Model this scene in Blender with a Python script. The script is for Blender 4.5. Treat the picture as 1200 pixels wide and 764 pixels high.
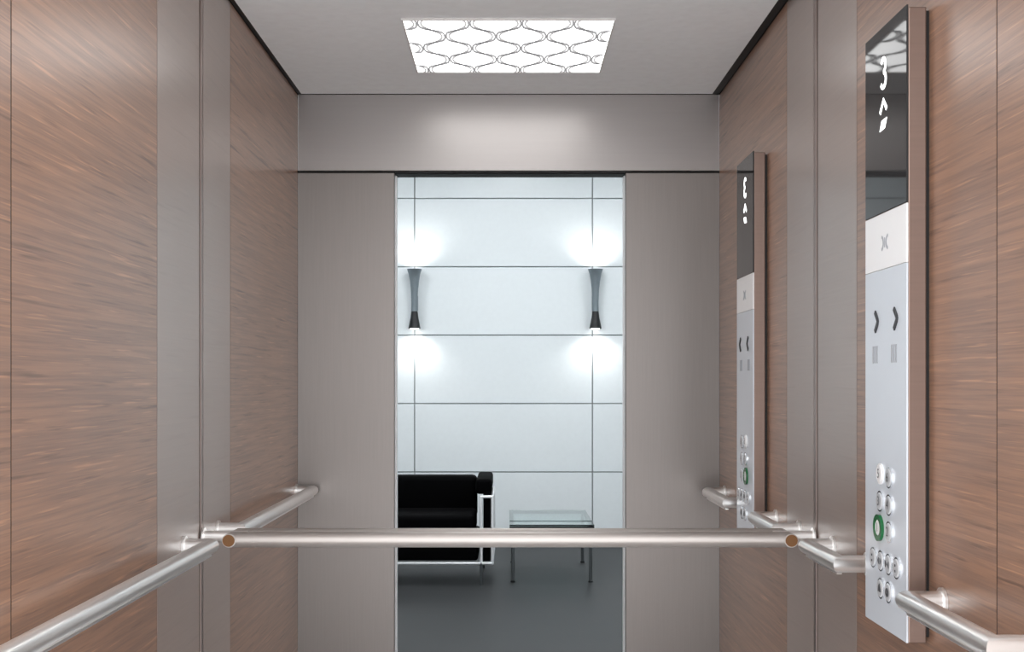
import bpy, bmesh, math
from mathutils import Vector, Matrix

for o in list(bpy.data.objects):
    bpy.data.objects.remove(o)
scene = bpy.context.scene
C = scene.collection

# ------------------------------------------------------------------ camera
# X right, Y into the cabin, Z up; the lens looks straight along +Y (rising front, no tilt)
EYE = 1.28
F = 1420.0                                   # focal length in pixels of a 1200 px wide frame
cam_d = bpy.data.cameras.new('camera')
cam_d.sensor_fit = 'HORIZONTAL'
cam_d.sensor_width = 36.0
cam_d.lens = 36.0 * F / 1200.0
cam_d.shift_x = 4.0 / 1200.0
cam_d.shift_y = 68.0 / 1200.0
cam_d.clip_start = 0.05
cam = bpy.data.objects.new('camera', cam_d)
cam.location = (0, 0, EYE)
cam.rotation_euler = (math.pi / 2, 0, 0)
C.objects.link(cam)
scene.camera = cam

# ------------------------------------------------------------------ world, exposure
world = bpy.data.worlds.new('world')
scene.world = world
world.use_nodes = True
world.node_tree.nodes['Background'].inputs[0].default_value = (0.97, 0.985, 1.0, 1)
world.node_tree.nodes['Background'].inputs[1].default_value = 2.9
vs = scene.view_settings
vs.view_transform = 'Standard'
vs.look = 'None'
vs.exposure = 0.12
vs.gamma = 1.0
vs.use_curve_mapping = False

PANEL_EMIT = 3.8          # cabin ceiling lights
LOBBY_EMIT = 30.0         # unseen fill lights added on the lobby ceiling
SCONCE_W = 7.0            # each half of a wall lamp

# ------------------------------------------------------------------ dimensions
W = 0.72                  # half width of the cabin
D = 2.84                  # back-wall mirror plane, with cross rail and trim; reflection beyond built solid
YF = 4.14                 # front (door) wall of the cabin
YB = 1.00                 # the cabin is open towards the camera's side
ZC = EYE + 0.991          # ceiling
def mir(y): return 2 * D - y

# ------------------------------------------------------------------ materials
def srgb(r, g, b):
    f = lambda c: (c / 255 / 12.92) if c / 255 <= 0.04045 else ((c / 255 + 0.055) / 1.055) ** 2.4
    return (f(r), f(g), f(b), 1)

def new_mat(name):
    m = bpy.data.materials.new(name)
    m.use_nodes = True
    nt = m.node_tree
    return m, nt, nt.nodes['Principled BSDF']

def plain(name, col, rough=0.5, metal=0.0, spec=0.5, var=0.03, scale=30.0, coat=0.0):
    m, nt, b = new_mat(name)
    n = nt.nodes.new('ShaderNodeTexNoise'); n.inputs['Scale'].default_value = scale
    n.inputs['Detail'].default_value = 3
    tc = nt.nodes.new('ShaderNodeTexCoord')
    nt.links.new(tc.outputs['Object'], n.inputs['Vector'])
    r = nt.nodes.new('ShaderNodeValToRGB')
    r.color_ramp.elements[0].position = 0.3; r.color_ramp.elements[1].position = 0.7
    r.color_ramp.elements[0].color = tuple(c * (1 - var) for c in col[:3]) + (1,)
    r.color_ramp.elements[1].color = tuple(min(1, c * (1 + var)) for c in col[:3]) + (1,)
    nt.links.new(n.outputs['Fac'], r.inputs['Fac'])
    nt.links.new(r.outputs['Color'], b.inputs['Base Color'])
    b.inputs['Roughness'].default_value = rough
    b.inputs['Metallic'].default_value = metal
    b.inputs['Specular IOR Level'].default_value = spec
    b.inputs['Coat Weight'].default_value = coat
    return m

def brushed(name, col, rough, metal, stretch, var=0.05, aniso=0.0, bump=0.02):
    m, nt, b = new_mat(name)
    tc = nt.nodes.new('ShaderNodeTexCoord')
    mp = nt.nodes.new('ShaderNodeMapping'); mp.inputs['Scale'].default_value = stretch
    nt.links.new(tc.outputs['Object'], mp.inputs['Vector'])
    n = nt.nodes.new('ShaderNodeTexNoise'); n.inputs['Scale'].default_value = 1.0
    n.inputs['Detail'].default_value = 4
    nt.links.new(mp.outputs['Vector'], n.inputs['Vector'])
    r = nt.nodes.new('ShaderNodeValToRGB')
    r.color_ramp.elements[0].position = 0.3; r.color_ramp.elements[1].position = 0.7
    r.color_ramp.elements[0].color = tuple(c * (1 - var) for c in col[:3]) + (1,)
    r.color_ramp.elements[1].color = tuple(min(1, c * (1 + var)) for c in col[:3]) + (1,)
    nt.links.new(n.outputs['Fac'], r.inputs['Fac'])
    nt.links.new(r.outputs['Color'], b.inputs['Base Color'])
    mr = nt.nodes.new('ShaderNodeMapRange')
    mr.inputs['To Min'].default_value = rough - 0.04; mr.inputs['To Max'].default_value = rough + 0.04
    nt.links.new(n.outputs['Fac'], mr.inputs['Value'])
    nt.links.new(mr.outputs['Result'], b.inputs['Roughness'])
    b.inputs['Metallic'].default_value = metal
    bp = nt.nodes.new('ShaderNodeBump'); bp.inputs['Strength'].default_value = bump
    bp.inputs['Distance'].default_value = 0.001
    nt.links.new(n.outputs['Fac'], bp.inputs['Height'])
    nt.links.new(bp.outputs['Normal'], b.inputs['Normal'])
    return m

def wood(name, base, light, dark, rough, streak=1.0, coat=0.25):
    """veneer with the grain running level along the wall (Y)"""
    m, nt, b = new_mat(name)
    L = nt.links
    tc = nt.nodes.new('ShaderNodeTexCoord')
    oi = nt.nodes.new('ShaderNodeObjectInfo')
    off = nt.nodes.new('ShaderNodeVectorMath'); off.operation = 'SCALE'
    cmb = nt.nodes.new('ShaderNodeCombineXYZ')
    for i in range(3): cmb.inputs[i].default_value = (3.7, 11.3, 5.1)[i]
    L.new(cmb.outputs[0], off.inputs[0]); L.new(oi.outputs['Random'], off.inputs['Scale'])
    add = nt.nodes.new('ShaderNodeVectorMath'); add.operation = 'ADD'
    L.new(tc.outputs['Object'], add.inputs[0]); L.new(off.outputs[0], add.inputs[1])
    def noise(sc, detail, rough_=0.55, dist=0.0):
        mp = nt.nodes.new('ShaderNodeMapping'); mp.inputs['Scale'].default_value = sc
        L.new(add.outputs[0], mp.inputs['Vector'])
        n = nt.nodes.new('ShaderNodeTexNoise'); n.inputs['Scale'].default_value = 1.0
        n.inputs['Detail'].default_value = detail; n.inputs['Roughness'].default_value = rough_
        n.inputs['Distortion'].default_value = dist
        L.new(mp.outputs['Vector'], n.inputs['Vector'])
        return n
    def ramp(n, p0, p1):
        r = nt.nodes.new('ShaderNodeMapRange'); r.clamp = True
        r.inputs['From Min'].default_value = p0; r.inputs['From Max'].default_value = p1
        L.new(n.outputs['Fac'], r.inputs['Value'])
        return r
    def mix(fac, a, c, k):
        mx = nt.nodes.new('ShaderNodeMix'); mx.data_type = 'RGBA'
        mu = nt.nodes.new('ShaderNodeMath'); mu.operation = 'MULTIPLY'; mu.inputs[1].default_value = k
        L.new(fac.outputs[0], mu.inputs[0]); L.new(mu.outputs[0], mx.inputs['Factor'])
        if isinstance(a, tuple): mx.inputs['A'].default_value = a
        else: L.new(a, mx.inputs['A'])
        mx.inputs['B'].default_value = c
        return mx.outputs['Result']
    fine = noise((8, 3.0, 300), 5, 0.7)
    med = noise((6, 2.2, 95), 4, 0.6, 0.2)
    stk = noise((5, 3.6, 95), 3, 0.5)
    lgt = noise((9, 5.0, 190), 2, 0.5)
    broad = noise((1, 0.7, 2.2), 2)
    col = mix(ramp(fine, 0.35, 0.65), base, dark, 0.35 * streak)
    col = mix(ramp(med, 0.42, 0.62), col, light, 0.30 * streak)
    col = mix(ramp(stk, 0.60, 0.74), col, dark, 0.70 * streak)
    col = mix(ramp(lgt, 0.62, 0.74), col, light, 0.75 * streak)
    col = mix(ramp(broad, 0.35, 0.7), col, dark, 0.22 * streak)
    L.new(col, b.inputs['Base Color'])
    b.inputs['Roughness'].default_value = rough
    b.inputs['Specular IOR Level'].default_value = 0.4
    b.inputs['Coat Weight'].default_value = coat
    b.inputs['Coat Roughness'].default_value = 0.27
    bp = nt.nodes.new('ShaderNodeBump'); bp.inputs['Strength'].default_value = 0.12
    bp.inputs['Distance'].default_value = 0.001
    L.new(fine.outputs['Fac'], bp.inputs['Height']); L.new(bp.outputs['Normal'], b.inputs['Normal'])
    return m

def emit(name, col, s, through=0.0):
    m = bpy.data.materials.new(name); m.use_nodes = True
    nt = m.node_tree; nt.nodes.clear()
    out = nt.nodes.new('ShaderNodeOutputMaterial')
    e = nt.nodes.new('ShaderNodeEmission'); e.inputs[0].default_value = col; e.inputs[1].default_value = s
    nt.links.new(e.outputs[0], out.inputs[0])
    return m

def frosted(name, col, clear):
    m = bpy.data.materials.new(name); m.use_nodes = True
    nt = m.node_tree; nt.nodes.clear()
    out = nt.nodes.new('ShaderNodeOutputMaterial')
    a = nt.nodes.new('ShaderNodeBsdfTransparent'); d = nt.nodes.new('ShaderNodeBsdfDiffuse')
    d.inputs[0].default_value = col
    mx = nt.nodes.new('ShaderNodeMixShader'); mx.inputs[0].default_value = 1 - clear
    nt.links.new(a.outputs[0], mx.inputs[1]); nt.links.new(d.outputs[0], mx.inputs[2])
    nt.links.new(mx.outputs[0], out.inputs[0])
    return m

def glass(name, col, rough=0.0):
    m, nt, b = new_mat(name)
    b.inputs['Base Color'].default_value = col
    b.inputs['Transmission Weight'].default_value = 1.0
    b.inputs['Roughness'].default_value = rough
    b.inputs['IOR'].default_value = 1.45
    return m

M = {}
M['wood'] = wood('walnut_veneer', srgb(152, 118, 98), srgb(200, 150, 116), srgb(86, 65, 57), 0.38, 1.0, 0.7)
M['strip'] = wood('veneer_grey_reflection', srgb(156, 140, 132), srgb(172, 152, 140), srgb(128, 112, 104), 0.36, 0.35, 0.9)  # grey of glancing reflections painted into the veneer beside the mirror
M['steel'] = brushed('brushed_steel', srgb(164, 159, 157), 0.33, 0.85, (4, 4, 160), 0.012, bump=0.0)
M['steel_v'] = brushed('satin_steel', srgb(136, 130, 127), 0.38, 0.8, (200, 200, 5), 0.03)
M['ceiling'] = plain('ceiling_paint', srgb(248, 250, 251), 0.5, 0.0)
M['black'] = plain('black_gap', srgb(14, 12, 12), 0.6)
M['seam'] = plain('seam_dark', srgb(44, 34, 32), 0.7)
M['seam_l'] = plain('seam_grey', srgb(112, 92, 84), 0.6)
M['trim'] = brushed('trim_steel', srgb(150, 134, 128), 0.3, 0.8, (200, 200, 5), 0.03)
M['rail'] = plain('rail_steel', srgb(240, 238, 236), 0.28, 0.85, 0.5, 0.01)
M['railx'] = plain('cross_rail_steel', srgb(188, 182, 178), 0.42, 0.9, 0.5, 0.01)
M['cap'] = plain('brass_brown_cap', srgb(118, 78, 38), 0.5, 0.0)
M['floor_cab'] = plain('cabin_floor', srgb(228, 231, 233), 0.4)
M['plate'] = plain('panel_aluminium', srgb(224, 232, 241), 0.26, 0.15, 0.5, 0.004)
M['plate2'] = plain('panel_reflection_white', srgb(252, 253, 254), 0.2, 0.0, 0.5, 0.004)  # bright reflection put into the emblem plate's white
M['house'] = brushed('housing_steel', srgb(138, 118, 109), 0.36, 0.75, (5, 5, 200), 0.03)
M['black_glass'] = plain('black_display_glass', srgb(54, 54, 55), 0.04, 0.0, 0.14, 0.01)
M['digit'] = emit('display_white', (1, 1, 1, 1), 2.5)
M['button'] = plain('button_steel', srgb(214, 218, 222), 0.25, 0.25)
M['bring'] = plain('button_ring_chrome', srgb(230, 232, 235), 0.12, 0.95)
M['blit'] = plain('button_white', srgb(245, 246, 247), 0.35)
M['green'] = plain('green_ring', srgb(10, 98, 50), 0.25, 0.0, 0.6)
M['ink'] = plain('dark_ink', srgb(58, 60, 64), 0.5)
M['ink_l'] = plain('grey_ink', srgb(164, 168, 174), 0.5)
M['lobby_panel'] = plain('lobby_white_panel', srgb(226, 233, 236), 0.35, 0.0, 0.4, 0.01)
M['joint'] = plain('joint_grey', srgb(168, 173, 176), 0.6)
M['lobby_wall'] = plain('lobby_wall_paint', srgb(220, 224, 226), 0.7)
M['lobby_floor'] = plain('lobby_floor_grey', srgb(43, 45, 46), 0.5, 0.0, 0.25, 0.03, 4)
M['leather'] = plain('black_leather', srgb(3, 3, 4), 0.8, 0.0, 0.04)
M['chrome'] = plain('satin_chrome_tube', srgb(236, 238, 240), 0.3, 0.35)
M['dark_metal'] = plain('dark_frame_metal', srgb(36, 38, 40), 0.35, 0.6)
M['leg_metal'] = plain('leg_metal', srgb(96, 100, 102), 0.35, 0.7)
M['glass'] = glass('table_glass', srgb(206, 228, 226))
M['sconce'] = plain('sconce_steel', srgb(132, 142, 148), 0.35, 0.7)
M['sconce_dark'] = plain('sconce_black', srgb(18, 20, 24), 0.3, 0.2)
M['bulb'] = emit('bulb_glow', (1, 0.98, 0.95, 1), 12.0)
M['panel_emit'] = emit('ceiling_diffuser', (1.0, 1.0, 0.995, 1), PANEL_EMIT)
M['lobby_emit'] = emit('lobby_fill_diffuser', (0.98, 0.99, 1.0, 1), LOBBY_EMIT)
M['line'] = frosted('pattern_grey', srgb(150, 150, 154), 0.28)
M['line_l'] = frosted('pattern_pale', srgb(180, 180, 182), 0.33)
M['panel_frame'] = plain('light_frame_white', srgb(225, 222, 220), 0.5)

# ------------------------------------------------------------------ builders
ORG = {}
def thing(name, label, cat, loc, group=None):
    o = bpy.data.objects.new(name, None)
    o.empty_display_size = 0.05
    o.location = loc
    C.objects.link(o)
    o['label'] = label; o['category'] = cat
    if group: o['group'] = group
    ORG[o.name] = Vector(loc)
    return o

def ob(name, bm, mat, parent=None, smooth=False, **props):
    """link bm (world coordinates) as one mesh; children share their thing's origin"""
    org = ORG.get(parent.name, Vector((0, 0, 0))) if parent else Vector((0, 0, 0))
    bmesh.ops.recalc_face_normals(bm, faces=bm.faces)
    bmesh.ops.translate(bm, verts=bm.verts, vec=-org)
    me = bpy.data.meshes.new(name)
    bm.to_mesh(me); bm.free()
    me.materials.append(M[mat])
    if smooth:
        for p in me.polygons: p.use_smooth = True
        if hasattr(me, 'set_sharp_from_angle'):
            me.set_sharp_from_angle(angle=math.radians(40))
    o = bpy.data.objects.new(name, me)
    C.objects.link(o)
    if parent: o.parent = parent
    ORG[o.name] = org
    for k, v in props.items(): o[k] = v
    return o

def struct(name, bm, mat, **kw):
    o = ob(name, bm, mat, **kw)
    o['kind'] = 'structure'
    return o

def NB(): return bmesh.new()

def box(bm, x0, x1, y0, y1, z0, z1, bev=0.0, seg=2):
    x0, x1 = sorted((x0, x1)); y0, y1 = sorted((y0, y1)); z0, z1 = sorted((z0, z1))
    t = bmesh.new()
    bmesh.ops.create_cube(t, size=1.0)
    for v in t.verts:
        v.co = Vector(((x0 + x1) / 2 + v.co.x * (x1 - x0), (y0 + y1) / 2 + v.co.y * (y1 - y0), (z0 + z1) / 2 + v.co.z * (z1 - z0)))
    if bev > 0:
        bmesh.ops.bevel(t, geom=list(t.edges), offset=bev, segments=seg, profile=0.5, affect='EDGES')
    join(bm, t)
    return bm

def join(bm, t):
    me = bpy.data.meshes.new('tmp'); t.to_mesh(me); t.free(); bm.from_mesh(me); bpy.data.meshes.remove(me)

def boxb(*a, **k): return box(NB(), *a, **k)

def tube(bm, pts, r, n=12, cap=True):
    """round bar along a polyline with mitred corners"""
    pts = [Vector(p) for p in pts]
    rings = []
    for i, p in enumerate(pts):
        d0 = (p - pts[i - 1]).normalized() if i > 0 else None
        d1 = (pts[i + 1] - p).normalized() if i < len(pts) - 1 else None
        t = (d0 or d1) if not (d0 and d1) else (d0 + d1).normalized()
        ref = d0 or d1
        up = Vector((0, 0, 1)) if abs(ref.z) < 0.9 else Vector((0, 1, 0))
        ring = []
        if i == 0:
            s = ref.cross(up).normalized(); u = s.cross(ref).normalized()
            for k in range(n):
                a = 2 * math.pi * k / n
                ring.append(p + (s * math.cos(a) + u * math.sin(a)) * r)
        else:                                     # slide the last ring along d0 onto the mitre plane
            for q in rings[-1]:
                k = (p - q).dot(t) / d0.dot(t)
                ring.append(q + d0 * k)
        rings.append(ring)
    vr = [[bm.verts.new(c) for c in ring] for ring in rings]
    for i in range(len(vr) - 1):
        for k in range(n):
            bm.faces.new((vr[i][k], vr[i][(k + 1) % n], vr[i + 1][(k + 1) % n], vr[i + 1][k]))
    if cap:
        bm.faces.new(vr[0]); bm.faces.new(vr[-1])
    return bm

def disc(bm, c, axis, r, depth, n=24, r2=None, sq=1.0):
    """short cylinder from c along axis; r2 = radius at the far end"""
    c = Vector(c); axis = Vector(axis).normalized()
    up = Vector((0, 0, 1)) if abs(axis.z) < 0.9 else Vector((0, 1, 0))
    s = axis.cross(up).normalized(); u = s.cross(axis).normalized()
    r2 = r if r2 is None else r2
    A = []; B = []
    for k in range(n):
        a = 2 * math.pi * k / n
        e = s * math.cos(a) + u * math.sin(a)
        A.append(bm.verts.new(c + e * r)); B.append(bm.verts.new(c + axis * depth + e * r2))
    for k in range(n):
        bm.faces.new((A[k], A[(k + 1) % n], B[(k + 1) % n], B[k]))
    bm.faces.new(A); bm.faces.new(B)
    return bm

def ring(bm, c, axis, ro, ri, depth, n=28):
    c = Vector(c); axis = Vector(axis).normalized()
    up = Vector((0, 0, 1)) if abs(axis.z) < 0.9 else Vector((0, 1, 0))
    s = axis.cross(up).normalized(); u = s.cross(axis).normalized()
    L = []
    for (r, h) in ((ro, 0), (ro, depth), (ri, depth), (ri, 0)):
        L.append([bm.verts.new(c + axis * h + (s * math.cos(2 * math.pi * k / n) + u * math.sin(2 * math.pi * k / n)) * r) for k in range(n)])
    for j in range(4):
        for k in range(n):
            bm.faces.new((L[j][k], L[j][(k + 1) % n], L[(j + 1) % 4][(k + 1) % n], L[(j + 1) % 4][k]))
    return bm

def lathe(bm, cx, cy, prof, n=28, cap=True):
    R = [[bm.verts.new((cx + r * math.cos(2 * math.pi * k / n), cy + r * math.sin(2 * math.pi * k / n), z)) for k in range(n)] for r, z in prof]
    for j in range(len(R) - 1):
        for k in range(n):
            bm.faces.new((R[j][k], R[j][(k + 1) % n], R[j + 1][(k + 1) % n], R[j + 1][k]))
    if cap:
        bm.faces.new(R[0]); bm.faces.new(R[-1])
    return bm

# ================================================================== CABIN SHELL
struct('floor', boxb(-W - 0.03, W + 0.03, YB, YF + 0.02, -0.05, 0.0), 'floor_cab')
# dark carcass behind the wall panels: what shows in the joints
wl = struct('wall_left', boxb(-W - 0.06, -W - 0.012, YB, YF, 0, ZC + 0.05), 'black')
wr = struct('wall_right', boxb(W + 0.012, W + 0.06, YB, YF, 0, ZC + 0.05), 'black')
G = 0.0022
def wall_panels(root, s, cuts):
    for a, b, mt in cuts:
        g0 = G if a > YB else 0
        bm = boxb(s * W, s * (W + 0.0125), a + g0, b - G, 0.004, ZC - 0.004)
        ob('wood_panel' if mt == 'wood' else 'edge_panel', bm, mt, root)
        if b < YF and abs(b - D) > 0.1:
            ob('joint_strip', boxb(s * (W + 0.0006), s * (W + 0.0121), b - G, b + G, 0.004, ZC - 0.004), 'seam' if mt == 'wood' and b < 2 else 'seam_l', root)
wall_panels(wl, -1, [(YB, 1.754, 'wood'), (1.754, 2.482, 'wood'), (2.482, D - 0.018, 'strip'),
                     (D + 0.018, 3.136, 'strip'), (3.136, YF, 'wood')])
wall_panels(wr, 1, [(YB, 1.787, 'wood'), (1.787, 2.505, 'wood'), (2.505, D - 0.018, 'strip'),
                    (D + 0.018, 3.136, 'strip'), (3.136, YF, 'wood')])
# slim vertical channel on each wall, where the cross rail meets it
for i, s in ((1, -1), (2, 1)):
    t = struct('trim_%d' % i, boxb(s * (W - 0.002), s * (W + 0.012), D - 0.012, D + 0.012, 0, ZC - 0.003, bev=0.001), 'trim')
    ob('groove', boxb(s * (W + 0.0015), s * (W + 0.0118), D - 0.0155, D - 0.0125, 0, ZC - 0.003), 'black', t)
    ob('groove', boxb(s * (W + 0.0015), s * (W + 0.0118), D + 0.0125, D + 0.0155, 0, ZC - 0.003), 'black', t)

# ceiling tray floating inside a black shadow gap; openings for the two lights are covered by their frames
cl = struct('ceiling', boxb(-W + 0.012, W - 0.024, YB, YF - 0.001, ZC, ZC + 0.03), 'ceiling')
struct('trim_3', boxb(-W, -W + 0.012, YB, YF - 0.001, ZC - 0.001, ZC + 0.03), 'black')
struct('trim_4', boxb(W - 0.024, W, YB, YF - 0.001, ZC - 0.001, ZC + 0.03), 'black')
struct('trim_5', boxb(-W - 0.06, W + 0.06, YB, YF + 0.02, ZC + 0.03, ZC + 0.05), 'black')

# front wall: header over the door, two returns, a dark joint between them
DX0, DX1 = -0.390, 0.400
ZH = EYE + 250 / 343.0
wf = struct('wall_front', boxb(-W - 0.06, DX0 - 0.02, YF + 0.018, YF + 0.03, 0, ZC + 0.05), 'black')
ob('backing', boxb(DX1 + 0.02, W + 0.06, YF + 0.018, YF + 0.03, 0, ZC + 0.05), 'black', wf)
ob('backing', boxb(DX0 - 0.02, DX1 + 0.02, YF + 0.018, YF + 0.03, ZH - 0.004, ZC + 0.05), 'black', wf)
ob('header_panel', boxb(-W, W, YF, YF + 0.018, ZH, ZC - 0.0015, bev=0.0012, seg=1), 'steel', wf, label='brushed steel header panel over the doorway')
ob('return_panel', boxb(-W, DX0, YF, YF + 0.018, 0.0, ZH - 0.0075, bev=0.0015, seg=1), 'steel_v', wf)
ob('return_panel', boxb(DX1, W, YF, YF + 0.018, 0.0, ZH - 0.0075, bev=0.0015, seg=1), 'steel_v', wf)
# sliding leaves pushed back behind the returns: only their bright edges show
for i, (a, b) in enumerate(((DX0 - 0.33, DX0 + 0.0045), (DX1 - 0.004, DX1 + 0.33))):
    struct('door_%d' % (i + 1), boxb(a, b, YF + 0.045, YF + 0.075, 0.0, ZH - 0.008, bev=0.003), 'chrome')
struct('trim_6', boxb(-W, W, YF + 0.035, YF + 0.1, ZH - 0.006, ZH + 0.06), 'black')
struct('trim_7', boxb(DX0 - 0.1, DX1 + 0.1, YF + 0.02, YF + 0.2, -0.03, 0.0), 'leg_metal')

# ================================================================== LOBBY
YL = 9.77
LX = [-0.757 + 1.432 * k for k in range(-2, 4)]
LZ = [0.02 + 0.551 * k for k in range(7)]
X0, X1, ZT = LX[0], LX[-1], LZ[-1]
YW = YF + 0.11
struct('floor_lobby', boxb(X0, X1, YF + 0.1, YL + 0.02, -0.05, 0.0), 'lobby_floor')
wlob = struct('wall_lobby', boxb(X0, X1, YL + 0.012, YL + 0.05, 0, ZT), 'joint')
first = None
for i in range(len(LX) - 1):
    for j in range(len(LZ) - 1):
        g = 0.0045
        if first is None:
            first = ob('wall_panel', boxb(-0.716 + g, 0.716 - g, -0.012, 0.012, g, 0.551 - g, bev=0.0015, seg=1), 'lobby_panel', wlob)
            p = first
        else:
            p = first.copy(); C.objects.link(p); p.parent = wlob
        p.location = ((LX[i] + LX[i + 1]) / 2, YL, LZ[j])
struct('baseboard_lobby', boxb(X0, X1, YL - 0.004, YL + 0.012, 0, 0.02), 'joint')
struct('ceiling_lobby', boxb(X0, X1, YW, YL + 0.05, ZT, ZT + 0.05), 'lobby_wall')
struct('wall_lobby_left', boxb(X0 - 0.05, X0, YW, YL + 0.05, 0, ZT), 'lobby_wall')
struct('wall_lobby_right', boxb(X1, X1 + 0.05, YW, YL + 0.05, 0, ZT), 'lobby_wall')
wd = struct('wall_landing', boxb(X0, DX0 - 0.07, YW, YW + 0.09, 0, ZT), 'lobby_wall')
ob('wall_section', boxb(DX1 + 0.07, X1, YW, YW + 0.09, 0, ZT), 'lobby_wall', wd)
ob('wall_section', boxb(DX0 - 0.07, DX1 + 0.07, YW, YW + 0.09, ZH + 0.03, ZT), 'lobby_wall', wd)

# unseen fill lights, added on the lobby ceiling to brighten the lobby
for k, (x, y) in enumerate([(x, y) for x in (-1.9, 0.0, 1.9) for y in (5.6, 8.1)]):
    where = ['left side', 'middle', 'right side'][k // 2]
    t = thing('lobby_fill_light', 'added square white fill light on the lobby ceiling, %s, %s' % (where, 'above the doorway' if k % 2 == 0 else 'above the sofa end'), 'ceiling light', (x, y, ZT - 0.02), 'added lobby fill lights')
    ob('frame', ring(NB(), (x, y, ZT - 0.02), (0, 0, 1), 0.43, 0.40, 0.0199, 4), 'panel_frame', t)
    ob('diffuser', disc(NB(), (x, y, ZT - 0.012), (0, 0, 1), 0.40, 0.011, 4), 'lobby_emit', t)

# ================================================================== CABIN CEILING LIGHTS
def ceiling_light(yc, label):
    hw, hd = 0.2865, 0.273
    t = thing('ceiling_light', label, 'ceiling light', (0.0, yc, ZC - 0.006), 'patterned ceiling lights of the cabin')
    z = ZC - 0.006
    fr = NB()
    for a in ((-hw - 0.004, hw + 0.004, yc - hd - 0.004, yc - hd), (-hw - 0.004, hw + 0.004, yc + hd, yc + hd + 0.004),
              (-hw - 0.004, -hw, yc - hd, yc + hd), (hw, hw + 0.004, yc - hd, yc + hd)):
        box(fr, a[0], a[1], a[2], a[3], z, ZC - 0.0002)
    ob('frame', fr, 'panel_frame', t)
    df = ob('diffuser', boxb(-hw, hw, yc - hd, yc + hd, z + 0.003, ZC - 0.0004), 'panel_emit', t)
    # ogee pattern: wavy strips that touch their neighbours in turn
    sp = 0.0716; row = 0.1218
    y_node = (3.318 - 3.56)                     # first row of nodes, relative to the light's centre
    sgn = 1 if yc > D else -1
    def strip(x0, amp, ph, wdt, mt, nm, sharp):
        n = 96; runs = [[]]
        for i in range(n + 1):
            yy = -hd + 2 * hd * i / n
            a = math.pi * (yy - y_node) / row
            th_ = math.tanh(sharp * math.cos(a)); nrm_ = math.tanh(sharp)
            dx = -math.pi / row * amp * ph * math.sin(a) * sharp * (1 - th_ * th_) / nrm_
            x = x0 + amp * ph * th_ / nrm_
            hwid = wdt * math.sqrt(1 + 9 * dx * dx) / 2
            if -hw + 0.001 < x < hw - 0.001: runs[-1].append((x, hwid, yy))
            elif runs[-1]: runs.append([])
        for run in runs:
            if len(run) < 4: continue
            bm = NB(); prev = None
            for x, hwid, yy in run:
                xa, xb = max(-hw, x - hwid), min(hw, x + hwid)
                cur = [bm.verts.new((xx, yc + sgn * yy, zz)) for xx, zz in ((xa, z + 0.001), (xb, z + 0.001), (xb, z + 0.0022), (xa, z + 0.0022))]
                if prev:
                    for k in range(4):
                        bm.faces.new((prev[k], prev[(k + 1) % 4], cur[(k + 1) % 4], cur[k]))
                prev = cur
            ob(nm, bm, mt, df)
    for k in range(-4, 5):
        x0 = k * sp
        ph = 1 if k % 2 == 0 else -1
        strip(x0, sp * 0.47, ph, 0.0056, 'line', 'pattern_strip', 1.7)
        strip(x0, sp * 0.36, ph, 0.0056, 'line_l', 'pale_pattern_strip', 0.5)
    return t
ceiling_light(3.56, 'solid mirror image of the square white ceiling light with grey wave pattern, near the steel header')
ceiling_light(mir(3.56), 'square patterned ceiling light above the large control panel')

# ================================================================== HANDRAILS
RX = W - 0.057; RZ = EYE - 0.36; RR = 0.0175
def side_rail(s, ya, yb, label):
    t = thing('handrail', label, 'handrail', (s * W, (ya + yb) / 2, RZ - RR), 'steel handrails along the side walls')
    path = [(s * (W - 0.003), ya, RZ), (s * RX, ya, RZ), (s * RX, yb, RZ), (s * (W - 0.003), yb, RZ)]
    ob('bar', tube(NB(), path, RR, 20), 'rail', t, smooth=True)
    lip = NB()
    box(lip, s * RX - 0.006, s * RX + 0.006, ya + 0.004, yb - 0.004, RZ - RR - 0.0045, RZ - RR + 0.003, bev=0.001, seg=1)
    ob('lower_strip', lip, 'rail', t)
    for y in (ya, yb):
        ob('wall_plate', disc(NB(), (s * (W - 0.0003), y, RZ), (-s, 0, 0), 0.0235, 0.005, 24), 'rail', t)
    return t
YE = 2.685
side_rail(-1, 1.42, YE, 'long steel handrail on the wood wall opposite the large control panel')
side_rail(-1, mir(YE), mir(1.585), 'solid mirror image of the long steel handrail, reaching the front wall')
side_rail(1, 2.425, YE, 'short steel handrail between the large control panel and the cross rail')
side_rail(1, 1.655, 2.006, 'short steel handrail coming out beside the housing of the large control panel')
side_rail(1, mir(YE), mir(2.425), 'solid mirror image of the short steel handrail between control panel and cross rail')
side_rail(1, mir(2.006), mir(1.655), 'solid mirror image of the short steel handrail beside the control panel housing')

t = thing('cross_handrail', 'long steel handrail crossing the cabin and its solid mirror image, with brown round end caps', 'handrail', (0, D, RZ - 0.018))
CX0, CX1 = -0.643, 0.650
for y, z in ((D - 0.036, RZ), (D + 0.036, RZ)):  # rear bar is the front bar's mirror image, built solid
    bar = ob('bar', tube(NB(), [(CX0, y, z), (CX1, y, z)], 0.0180, 24), 'railx', t, smooth=True)
    for x, ax in ((CX0, -1), (CX1, 1)):
        f = -1 if y < D else 1
        ob('end_boss', disc(NB(), (x, y - f * 0.012, z), (0, f, 0), 0.0158, 0.032, 24), 'railx', bar, smooth=True)
        ob('end_cap', disc(NB(), (x, y + f * 0.0198, z), (0, f, 0), 0.0138, 0.0025, 24), 'cap', bar, label='brown round end cap')
    for x in (CX0 + 0.055, CX1 - 0.055):
        ob('collar', ring(NB(), (x - 0.003, y, z), (1, 0, 0), 0.0186, 0.0175, 0.006, 24), 'railx', bar)
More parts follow.
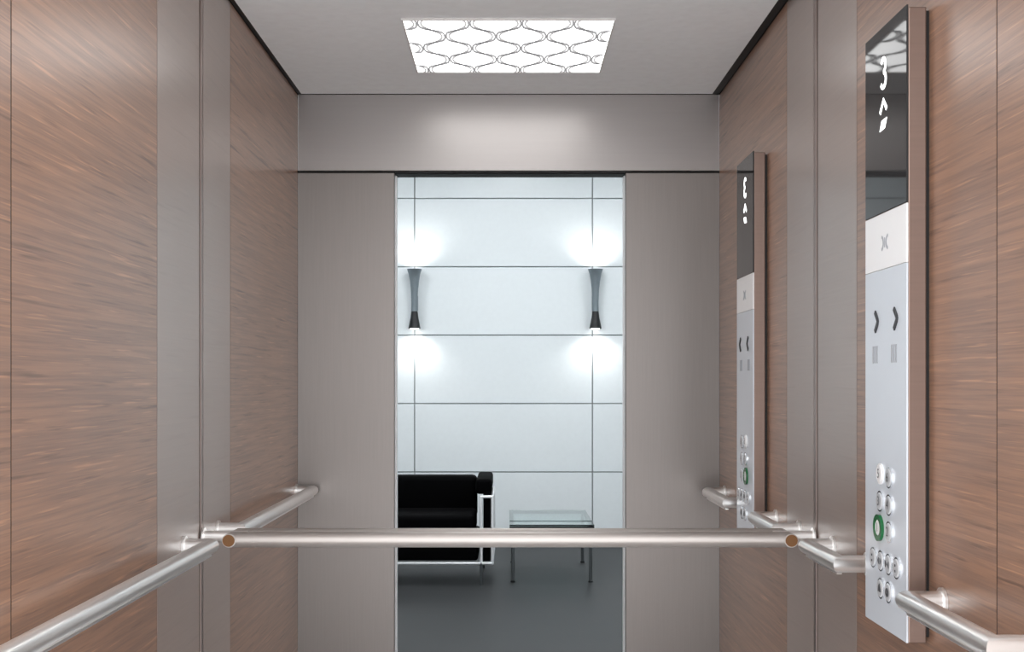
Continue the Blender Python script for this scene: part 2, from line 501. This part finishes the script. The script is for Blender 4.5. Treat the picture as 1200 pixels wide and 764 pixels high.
for x in (CX0 + 0.055, CX1 - 0.055):
    ob('bracket', boxb(x - 0.011, x + 0.011, D - 0.03, D + 0.03, RZ - 0.008, RZ + 0.004, bev=0.002), 'rail', t)
for s, xe in ((-1, CX0), (1, CX1)):
    st = NB()
    tube(st, [(s * (W - 0.0045), D, RZ + 0.004), (xe - s * 0.03, D, RZ + 0.004)], 0.0125, 16)
    ob('wall_arm', st, 'rail', t, smooth=True)
    ob('wall_plate', disc(NB(), (s * (W - 0.0042), D, RZ + 0.004), (-s, 0, 0), 0.02, 0.004, 20), 'rail', t)

# ================================================================== CONTROL PANELS
def text_mesh(txt, size):
    cu = bpy.data.curves.new('glyph', 'FONT')
    cu.body = txt; cu.size = size; cu.align_x = 'CENTER'; cu.align_y = 'CENTER'
    o = bpy.data.objects.new('glyph', cu); C.objects.link(o)
    dg = bpy.context.evaluated_depsgraph_get()
    me = bpy.data.meshes.new_from_object(o.evaluated_get(dg))
    bpy.data.objects.remove(o); bpy.data.curves.remove(cu)
    return me

def control_panel(m, label):
    """m=+1 the panel as it stands; m=-1 its mirror reflection, built solid beyond the cross rail"""
    FX = W - 0.040
    ya, yb = 2.07, 2.31                      # end away from the cross rail, end next to it
    zt, zb = EYE + 0.649, EYE - 0.443
    Y = lambda y: y if m > 0 else mir(y)
    yc = Y((ya + yb) / 2)
    t = thing('control_panel', label, 'control panel', (W, yc, zb))
    ob('shadow_gap', boxb(W - 0.006, W - 0.0003, Y(ya + 0.004), Y(yb - 0.004), zb + 0.01, zt - 0.01), 'black', t)
    ob('housing', boxb(FX + 0.003, W - 0.006, Y(ya), Y(yb), zb, zt - 0.004, bev=0.002), 'house', t)
    z1, z2 = EYE + 0.311, EYE + 0.2085
    g = 0.0008
    gl = ob('display_glass', boxb(FX, FX + 0.0034, Y(ya + 0.001), Y(yb - 0.001), z1 + g, zt, bev=0.0006, seg=1), 'black_glass', t, label='black glass display')
    ob('logo_plate', boxb(FX, FX + 0.0034, Y(ya + 0.001), Y(yb - 0.001), z2 + g / 2, z1 - g, bev=0.0005, seg=1), 'plate2', t)
    lp = t.children[-1] if t.children else t
    fp = ob('faceplate', boxb(FX, FX + 0.0034, Y(ya + 0.001), Y(yb - 0.001), zb, z2 - g / 2, bev=0.0006, seg=1), 'plate', t)
    lpo = [c for c in t.children if c.name.startswith('logo_plate')][0]
    # ---- flat marks, as thin solids on the face
    def poly(pts, mt, parent, nm, th=0.0008, up=0.0):
        """pts in (u,v): u to the right as read, v height above the eye line"""
        bm = NB()
        A = [bm.verts.new((FX - up - th, Y(u), EYE + v)) for u, v in pts]
        B = [bm.verts.new((FX - up + 0.0002, Y(u), EYE + v)) for u, v in pts]
        n = len(pts)
        bm.faces.new(A); bm.faces.new(B)
        for k in range(n): bm.faces.new((A[k], A[(k + 1) % n], B[(k + 1) % n], B[k]))
        return ob(nm, bm, mt, parent)
    def stroke(path, w, mt, parent, nm, th=0.0008, up=0.0):
        bm = NB()
        P = [Vector((u, v)) for u, v in path]
        L = []
        for i, p in enumerate(P):
            d = (P[min(i + 1, len(P) - 1)] - P[max(i - 1, 0)]).normalized()
            nrm = Vector((-d.y, d.x)) * w / 2
            L.append((p + nrm, p - nrm))
        rows = [[bm.verts.new((x, Y(q.x), EYE + q.y)) for q, x in ((a, FX - up - th), (b, FX - up - th), (b, FX - up + 0.0002), (a, FX - up + 0.0002))] for a, b in L]
        for i in range(len(rows) - 1):
            for k in range(4):
                bm.faces.new((rows[i][k], rows[i][(k + 1) % 4], rows[i + 1][(k + 1) % 4], rows[i + 1][k]))
        bm.faces.new(rows[0]); bm.faces.new(rows[-1])
        return ob(nm, bm, mt, parent)
    def glyph(txt, u, v, size, mt, parent, nm, up=0.0, wide=1.0):
        me = text_mesh(txt, size)
        bm = NB(); bm.from_mesh(me); bpy.data.meshes.remove(me)
        for q in bm.verts:
            q.co = Vector((FX - up - 0.0006, Y(u - q.co.x * wide), EYE + v + q.co.y))
        bm.normal_update()
        o = ob(nm, bm, mt, parent)
        return o
    # floor number, arrow
    d = 2.198
    def arc(cu, cv, r, rv, a0, a1, n=12):
        return [(cu - r * math.cos(math.radians(a0 + (a1 - a0) * i / n)), cv + rv * math.sin(math.radians(a0 + (a1 - a0) * i / n))) for i in range(n + 1)]
    three = arc(d, 0.5775, 0.0125, 0.0125, 155, -80, 14) + arc(d, 0.5515, 0.0145, 0.0135, 80, -155, 14)
    stroke(three, 0.0078, 'digit', gl, 'floor_number')
    stroke([(d + 0.019, 0.494), (d - 0.001, 0.515), (d - 0.019, 0.496)], 0.0085, 'digit', gl, 'arrow_head')
    poly([(d + 0.021, 0.461), (d - 0.009, 0.463), (d - 0.021, 0.480), (d + 0.009, 0.479)], 'digit', gl, 'arrow_tail')
    # emblem: two back-to-back brackets with a bar between
    e, ev = 2.19, 0.256
    stroke(arc(e + 0.021, ev, 0.013, 0.012, -75, 75), 0.005, 'ink_l', lpo, 'emblem_mark')
    stroke(arc(e - 0.021, ev, 0.013, 0.012, 105, 255), 0.005, 'ink_l', lpo, 'emblem_mark')
    stroke([(e, ev - 0.009), (e, ev + 0.009)], 0.004, 'ink_l', lpo, 'emblem_mark')
    # shaded rims of two round recesses, painted as dark chevrons; slots under them
    for u, v in ((2.235, 0.115), (2.125, 0.115)):
        ch = [(u + 0.010, v + 0.018), (u - 0.005, v + 0.004), (u - 0.007, v), (u - 0.005, v - 0.004), (u + 0.010, v - 0.018)]
        stroke(ch, 0.008, 'ink', fp, 'rim_shade', th=0.0025)
        for du in (-0.012, 0.0, 0.012):
            stroke([(u + 0.012 + du, 0.070), (u + 0.012 + du, 0.038)], 0.006, 'ink_l', fp, 'slot')
    # push buttons
    def button(u, v, txt, kind, size=0.024):
        r = 0.0165
        c = (FX, Y(u), EYE + v)
        big = kind == 'green'
        bt = ob('button', NB_disc(c, r if not big else 0.0150), 'blit' if kind in ('lit', 'green') else 'button', t, smooth=True)
        if big:
            ob('button_ring', ring(NB(), (FX + 0.0004, Y(u), EYE + v), (-1, 0, 0), 0.0245, 0.0155, 0.006, 32), 'green', bt, smooth=True, label='green ring')
        else:
            ob('button_ring', ring(NB(), (FX + 0.0004, Y(u), EYE + v), (-1, 0, 0), 0.0192, 0.0167, 0.0034, 28), 'blit' if kind == 'lit' else 'bring', bt, smooth=True)
        if txt in '0123456789':
            glyph(txt, u, v, size, 'ink', bt, 'digit', up=0.0052)
        elif txt == 'open':
            for q in (-1, 1):
                poly([(u + q * 0.010, v), (u + q * 0.003, v + 0.006), (u + q * 0.003, v - 0.006)], 'ink', bt, 'symbol', up=0.0048)
        elif txt == 'close':
            for q in (-1, 1):
                poly([(u + q * 0.002, v), (u + q * 0.009, v + 0.006), (u + q * 0.009, v - 0.006)], 'ink', bt, 'symbol', up=0.0048)
        elif txt == 'bell':
            poly([(u + 0.008, v - 0.006), (u + 0.005, v + 0.004), (u, v + 0.009), (u - 0.005, v + 0.004), (u - 0.008, v - 0.006)], 'ink', bt, 'symbol', up=0.0048)
        elif txt == 'dots':
            for q in (-1, 1):
                poly([(u - 0.002, v + q * 0.005 - 0.002), (u + 0.002, v + q * 0.005 - 0.002), (u + 0.002, v + q * 0.005 + 0.002), (u - 0.002, v + q * 0.005 + 0.002)], 'ink', bt, 'symbol', up=0.0048)
        elif txt == 'key':
            bm = NB(); ring(bm, (FX - 0.0048, Y(u), EYE + v), (-1, 0, 0), 0.008, 0.005, 0.001, 16)
            ob('symbol', bm, 'ink', bt)
            poly([(u - 0.001, v - 0.004), (u + 0.001, v - 0.004), (u + 0.001, v + 0.004), (u - 0.001, v + 0.004)], 'ink', bt, 'symbol', up=0.0048)
        return bt
    def NB_disc(c, r):
        bm = NB()
        disc(bm, (c[0] + 0.0002, c[1], c[2]), (-1, 0, 0), r, 0.0036, 28)
        disc(bm, (c[0] - 0.0034, c[1], c[2]), (-1, 0, 0), r, 0.0014, 28, r2=r - 0.0016)
        return bm
    ua, ub = 2.212, 2.160
    button(ua, -0.164, '5', 'lit'); button(ub, -0.167, '6', 'plain')
    button(ua, -0.214, '3', 'plain'); button(ub, -0.216, '4', 'plain')
    button(ua + 0.007, -0.263, '1', 'green'); button(ub, -0.264, '2', 'plain')
    for u, k in ((2.252, 'dots'), (2.207, 'open'), (2.162, 'close'), (2.117, 'dots')):
        button(u, -0.322, k, 'plain')
    button(2.207, -0.372, 'bell', 'plain'); button(2.162, -0.372, 'key', 'plain')
    return t
control_panel(1, 'large control panel with lit floor number 3 and round buttons')
control_panel(-1, 'narrow solid mirror image of the control panel, near the doorway behind the cross rail')

# ================================================================== SOFA
sx1 = -0.103; sx0 = -1.80; sy0 = 7.73; sy1 = 8.43
t = thing('sofa', 'black leather sofa with bright tubular steel frame in front of the white lobby wall', 'sofa', ((sx0 + sx1) / 2, (sy0 + sy1) / 2, 0))
tr = 0.0095
ZA, ZBm = 0.561, 0.136
for s, xo in ((-1, sx0), (1, sx1)):
    xi = xo - s * 0.072
    lo = NB()
    tube(lo, [(xo, sy0, ZBm), (xo, sy0, ZA), (xi, sy0, ZA), (xi, sy0, ZBm), (xo, sy0, ZBm)], tr, 10)
    fr = ob('arm_frame', lo, 'chrome', t, smooth=True)
    bk = NB()
    tube(bk, [(xo, sy0, ZA), (xo, sy1, ZA), (xo, sy1, ZBm), (xo, sy0, ZBm)], tr, 10)
    ob('side_tube', bk, 'chrome', fr, smooth=True)
    for y in (sy0, sy1):
        ob('leg', tube(NB(), [(xi, y, 0.0), (xi, y, ZBm + 0.005)], 0.010, 10), 'leg_metal', t, smooth=True)
    a0, a1 = sorted((xo - s * 0.004, xi - s * 0.036))
    ob('arm_cushion', boxb(a0, a1, sy0 + 0.014, sy1 - 0.01, ZA + 0.014, 0.672, bev=0.022, seg=3), 'leather', t, smooth=True)
    a0, a1 = sorted((xo - s * 0.013, xi + s * 0.013))
    ob('arm_pad', boxb(a0, a1, sy0 + 0.005, sy1 - 0.02, ZBm + 0.013, ZA + 0.03, bev=0.006), 'leather', t)
fr = NB()
tube(fr, [(sx0 + 0.072, sy0, ZBm), (sx1 - 0.072, sy0, ZBm)], tr, 10)
ob('front_tube', fr, 'chrome', t, smooth=True)
fr = NB()
tube(fr, [(sx0 + 0.02, sy1, ZBm), (sx1 - 0.02, sy1, ZBm)], tr, 10)
ob('back_tube', fr, 'chrome', t, smooth=True)
ix0, ix1 = sx0 + 0.112, sx1 - 0.112
mid = (ix0 + ix1) / 2
for a, b in ((ix0, mid - 0.003), (mid + 0.003, ix1)):
    ob('seat_base', boxb(a - 0.02 if a == ix0 else a, b + 0.02 if b == ix1 else b, sy0 + 0.015, sy1 - 0.03, ZBm + 0.013, 0.30, bev=0.02, seg=3), 'leather', t, smooth=True)
    ob('seat_cushion', boxb(a, b, sy0 + 0.008, sy1 - 0.14, 0.303, 0.44, bev=0.03, seg=3), 'leather', t, smooth=True)
    ob('back_cushion', boxb(a, b, sy1 - 0.20, sy1 - 0.012, 0.36, 0.655, bev=0.035, seg=3), 'leather', t, smooth=True)

# ================================================================== GLASS TABLE
tx0, tx1, ty0, ty1, th = 0.006, 0.552, 7.80, 8.72, 0.374
t = thing('side_table', 'low glass side table with dark frame beside the sofa', 'table', ((tx0 + tx1) / 2, (ty0 + ty1) / 2, 0))
ob('glass_top', boxb(tx0, tx1, ty0, ty1, th - 0.010, th, bev=0.002), 'glass', t)
for a in ((tx0, tx1, ty0 + 0.002, ty0 + 0.022), (tx0, tx1, ty1 - 0.022, ty1 - 0.002)):
    ob('frame_rail', boxb(a[0], a[1], a[2], a[3], th - 0.034, th - 0.0105), 'dark_metal', t)
for x in (tx0, tx1 - 0.02):
    ob('frame_rail', boxb(x, x + 0.02, ty0 + 0.023, ty1 - 0.023, th - 0.034, th - 0.0105), 'dark_metal', t)
for x in (tx0 + 0.022, tx1 - 0.022):
    for y in (ty0 + 0.03, ty1 - 0.03):
        lg = ob('leg', tube(NB(), [(x, y, 0.0), (x, y, th - 0.034)], 0.011, 10), 'leg_metal', t, smooth=True)
        ob('foot', lathe(NB(), x, y, [(0.016, 0.0), (0.016, 0.008), (0.011, 0.012)], 12), 'dark_metal', lg)

# ================================================================== WALL LAMPS
def sconce(x, label):
    y = YL - 0.012 - 0.075
    zt, zb = 2.198, 1.722
    t = thing('wall_lamp', label, 'wall lamp', (x, YL - 0.012, zb), 'wall lamps of the lobby')
    zm = 1.97
    ob('upper_shade', lathe(NB(), x, y, [(0.026, zm), (0.030, zm + 0.07), (0.037, zm + 0.13), (0.047, zm + 0.19), (0.060, zt), (0.056, zt), (0.043, zm + 0.19), (0.024, zm + 0.10)], 28), 'sconce', t, smooth=True)
    ob('stem', lathe(NB(), x, y, [(0.026, zm - 0.11), (0.0245, zm - 0.05), (0.026, zm)], 24), 'sconce', t, smooth=True)
    ob('lower_shade', lathe(NB(), x, y, [(0.026, zm - 0.11), (0.032, zm - 0.16), (0.044, zb + 0.03), (0.049, zb), (0.045, zb), (0.039, zb + 0.03), (0.020, zm - 0.14)], 28), 'sconce_dark', t, smooth=True)
    ob('wall_arm', boxb(x - 0.010, x + 0.010, y + 0.018, YL - 0.0122, zm - 0.06, zm - 0.02, bev=0.003), 'sconce', t)
    ob('wall_rose', boxb(x - 0.024, x + 0.024, YL - 0.020, YL - 0.0122, zm - 0.1, zm + 0.02, bev=0.003), 'sconce', t)
    for nm, z, r, ax in (('upper_bulb', zt - 0.03, 0.030, 1), ('lower_bulb', zb + 0.003, 0.036, -1)):
        ob(nm, disc(NB(), (x, y, z), (0, 0, ax), r, 0.008, 20, r2=r * 0.8), 'bulb', t)
        ld = bpy.data.lights.new('lamp_beam', 'SPOT')
        ld.energy = SCONCE_W; ld.spot_size = math.radians(150); ld.spot_blend = 0.9
        ld.shadow_soft_size = 0.02; ld.color = (1.0, 0.98, 0.95)
        lo = bpy.data.objects.new('lamp_beam', ld); C.objects.link(lo)
        lo.parent = t
        lo.location = Vector((x, y, z + ax * 0.035)) - Vector(t.location)
        if ax > 0: lo.rotation_euler = (math.pi, 0, 0)
sconce(-0.752, 'hourglass steel wall lamp on the white lobby wall, on the sofa side')
sconce(0.694, 'hourglass steel wall lamp on the white lobby wall, on the glass table side')
